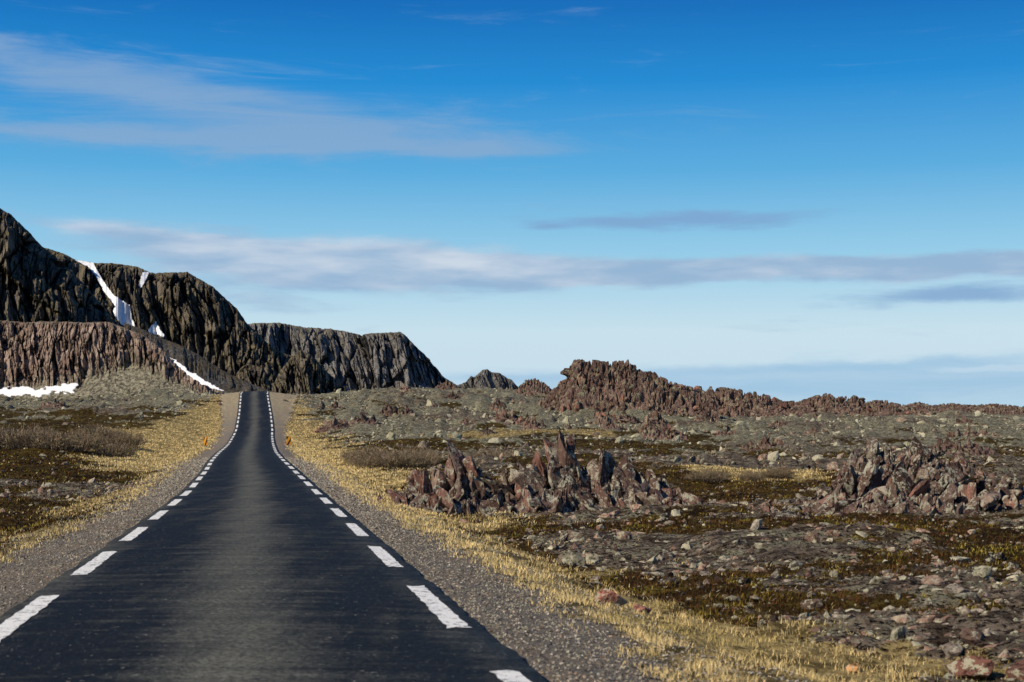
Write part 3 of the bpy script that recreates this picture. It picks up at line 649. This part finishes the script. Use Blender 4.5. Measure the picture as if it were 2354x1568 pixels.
snow_bank([(-60,902),(20,893),(60,888),(80,898),(120,888),(180,882),(165,906),(130,903),(90,914),(40,910),(-60,916)], 226, .12, 'old snow bank at the foot of the cliff', rag=(8, 11))

# ------------------------------------------------------------------ marker signs
M_post, t = newmat('galvanised_post'); finish(t, (.2, .2, .2), .5)
M_panel, t = newmat('hazard_panel'); tc = t.n('ShaderNodeTexCoord'); sx = t.n('ShaderNodeSeparateXYZ', i={0: tc.outputs['Object']})
st = t.m('FRACT', t.m('ADD', t.m('MULTIPLY', t.m('ADD', sx.outputs[0], t.m('MULTIPLY', sx.outputs[2], -.55)), 2.6), .5))
finish(t, t.mix(t.m('GREATER_THAN', st, .55), (.62, .26, .015), (.03, .02, .015)), .5)
def box(name, cx, cy, cz, sx_, sy_, sz_, mat, parent):
    bm = bmesh.new(); bmesh.ops.create_cube(bm, size=1)
    bmesh.ops.scale(bm, vec=(sx_, sy_, sz_), verts=bm.verts); bmesh.ops.bevel(bm, geom=bm.edges[:], offset=min(sx_, sy_, sz_)*.15, segments=2, affect='EDGES')
    me = bpy.data.meshes.new(name); bm.to_mesh(me); bm.free(); me.materials.append(mat)
    o = bpy.data.objects.new(name, me); o.location = (cx, cy, cz); o.parent = parent; scene.collection.objects.link(o); return o
for p, dd, yaw, tilt in ((663, 125, .1, .03), (475, 125, -.5, -.14)):
    X = (p-CX)/F*dd; e = bpy.data.objects.new('marker_sign', None); scene.collection.objects.link(e)
    e.location = (X, dd, float(ground_z(X, dd))-.05); e.rotation_euler = (0, tilt, yaw)
    e['label'] = 'orange and black striped hazard marker on a short roadside post'; e['category'] = 'sign'; e['group'] = 'hazard markers beside the road'
    box('post', 0, .03, .45, .06, .06, 1.1, M_post, e); box('panel', 0, -.02, .66, .38, .03, .72, M_panel, e)

# ------------------------------------------------------------------ sea
m, t = newmat('sea_water'); pos = t.n('ShaderNodeNewGeometry').outputs['Position']
finish(t, (.008, .03, .06), .25, t.noise(pos, .08, 5, .6), .4, 1.5, spec=.4)
mk('sea', [(-60000, -2000, -19), (60000, -2000, -19), (60000, 90000, -19), (-60000, 90000, -19)], [[0, 1, 2, 3]], m, kind='structure', label='dark blue open sea at the horizon', category='sea')

# ------------------------------------------------------------------ light and sky
EL = math.radians(37); AZ = math.atan2(-.80, -.56)      # clockwise from +Y
to = Vector((math.sin(AZ)*math.cos(EL), math.cos(AZ)*math.cos(EL), math.sin(EL)))
sl = bpy.data.lights.new('sun', 'SUN'); sl.energy = 5.0; sl.angle = math.radians(.5); sl.color = (1, .89, .72)
so = bpy.data.objects.new('sun', sl); so.rotation_euler = (-to).to_track_quat('-Z', 'Y').to_euler(); scene.collection.objects.link(so)
w = bpy.data.worlds.new('World'); scene.world = w; w.use_nodes = True; w.node_tree.nodes.clear(); t = NT(w.node_tree)
sky = t.n('ShaderNodeTexSky', sky_type='NISHITA', sun_disc=False, sun_elevation=EL, sun_rotation=AZ % (2*math.pi), air_density=1.2, dust_density=.6, ozone_density=2.0)
tc = t.n('ShaderNodeTexCoord'); gen = tc.outputs['Generated']
sx = t.n('ShaderNodeSeparateXYZ', i={0: gen}); x_, y_, z_ = sx.outputs
U = t.m('ARCTAN2', x_, y_); Vv = t.m('ARCSINE', z_)
rp = t.n('ShaderNodeValToRGB'); cr = rp.color_ramp; cr.interpolation = 'LINEAR'
vpos = t.m('MULTIPLY', Vv, 1/.5, clamp=True); t.t.links.new(vpos, rp.inputs[0])
def lin(c): return tuple(((v/255+.055)/1.055)**2.4 if v > 10 else v/255/12.92 for v in c)
stops = [(0, (182, 213, 232)), (.018, (200, 223, 238)), (.05, (200, 225, 238)), (.098, (152, 206, 234)), (.157, (88, 172, 224)), (.216, (22, 138, 212)), (.265, (0, 108, 188)), (.36, (0, 84, 160)), (.5, (0, 66, 136))]
els = cr.elements
for i, (v, c) in enumerate(stops):
    e = els[i] if i < 2 else els.new(min(1, v/.5))
    e.position = min(1, v/.5); e.color = lin(c)+(1,)
target = t.mix(1.0, rp.outputs[0], (10, 10, 10), 'MULTIPLY')
base = t.mix(.95, sky.outputs[0], target)
def C(px, py): return (math.atan((px-CX)/F), math.atan((HY-py)/F))
uv = t.n('ShaderNodeCombineXYZ', i={0: U, 1: Vv})
warp = t.noise(t.mapv(uv.outputs[0], (14, 40, 1)), 1, 5, .6)
Vw = t.m('ADD', Vv, t.m('MULTIPLY', t.m('SUBTRACT', warp, .5), .014))
def blob(px, py, rx, ry, slope=0, k=1):
    cu, cv = C(px, py); du = t.m('SUBTRACT', U, cu)
    dv = t.m('SUBTRACT', t.m('SUBTRACT', Vw, cv), t.m('MULTIPLY', du, -slope))
    a = t.m('MULTIPLY', du, F/rx); b = t.m('MULTIPLY', dv, F/ry)
    r2 = t.m('ADD', t.m('MULTIPLY', a, a), t.m('MULTIPLY', b, b))
    return t.m('MULTIPLY', t.m('POWER', 2.718, t.m('MULTIPLY', r2, -1.0)), k)
def addall(l):
    s = l[0]
    for q in l[1:]: s = t.m('ADD', s, q)
    return s
n1 = t.noise(t.mapv(uv.outputs[0], (13, 95, 1)), 1, 7, .6, .5)
n2 = t.noise(t.mapv(uv.outputs[0], (7, 60, 1)), 1, 8, .66, .8)
band = addall([blob(560, 606, 420, 64, .05, 1.05), blob(960, 612, 300, 54, .03, 1.05), blob(1400, 630, 400, 32, .0, 1.0), blob(1900, 622, 460, 30, 0, 1.05), blob(2400, 626, 300, 28, 0, 1.0), blob(250, 540, 260, 24, .1, .5), blob(620, 706, 150, 30, .1, .45)])
small_ = addall([blob(1560, 508, 340, 27, .0, 1.0), blob(2220, 688, 320, 25, -.03, 1.0), blob(1250, 520, 60, 12, .1, .5)])
wisp = addall([blob(20, 165, 380, 46, .05, .95), blob(380, 235, 420, 46, .08, .8), blob(800, 295, 460, 50, .02, .8), blob(100, 332, 380, 28, .0, .9), blob(650, 335, 480, 30, .0, .8), blob(1080, 345, 260, 20, .0, .6)])
low = addall([blob(2300, 880, 620, 52, -.02, .8), blob(1500, 885, 520, 42, -.01, .6), blob(1100, 870, 300, 14, 0, .35), blob(1900, 845, 500, 12, -.03, .45)])
def dens(s, nn, a, b, k=.9): return t.ramp(t.m('ADD', s, t.m('MULTIPLY', t.m('SUBTRACT', nn, .5), k)), a, b)
bright = t.ramp(t.m('ADD', t.noise(t.mapv(uv.outputs[0], (15, 70, 1)), 1, 5, .5), t.m('MULTIPLY', blob(850, 580, 500, 50, .05), .22)), .38, .96)
ccol = t.mix(bright, lin((148, 178, 210)), lin((212, 219, 230)))
ccol = t.mix(1.0, ccol, (10, 10, 10), 'MULTIPLY')
wcol = tuple(10*q for q in lin((142, 172, 206)))
lcol = tuple(10*q for q in lin((148, 190, 221)))
lowm = t.m('MULTIPLY', dens(low, n2, .05, 1.0, 1.0), .75)
c = t.mix(lowm, base, lcol)
c = t.mix(t.m('MULTIPLY', dens(wisp, n2, .12, 1.35, 2.3), .72), c, wcol)
c = t.mix(t.m('MULTIPLY', dens(band, n1, .24, .95, 1.1), .88), c, ccol)
c = t.mix(t.m('MULTIPLY', dens(small_, n1, .25, 1.0, 1.2), .8), c, tuple(10*q for q in lin((126, 164, 206))))
c = t.mix(t.m('MULTIPLY', dens(blob(2300, 853, 160, 7, 0, 1.0), n2, .25, .8, .6), .6), c, tuple(10*q for q in lin((196, 218, 234))))
bg = t.n('ShaderNodeBackground', i={0: c, 1: .1}); t.n('ShaderNodeOutputWorld', i={0: bg.outputs[0]})

# ------------------------------------------------------------------ camera
cd = bpy.data.cameras.new('camera'); cam = bpy.data.objects.new('camera', cd); scene.collection.objects.link(cam); scene.camera = cam
cam.location = (0, 0, 0); cam.rotation_euler = (math.pi/2, 0, 0); cd.sensor_width = 36; cd.lens = F/2354*36; cd.shift_y = .0641
cd.clip_start = .1; cd.clip_end = 200000
cd.dof.use_dof = True; cd.dof.focus_distance = 55; cd.dof.aperture_fstop = 3.2
scene.view_settings.view_transform = 'Standard'; scene.view_settings.look = 'None'; scene.view_settings.exposure = 0
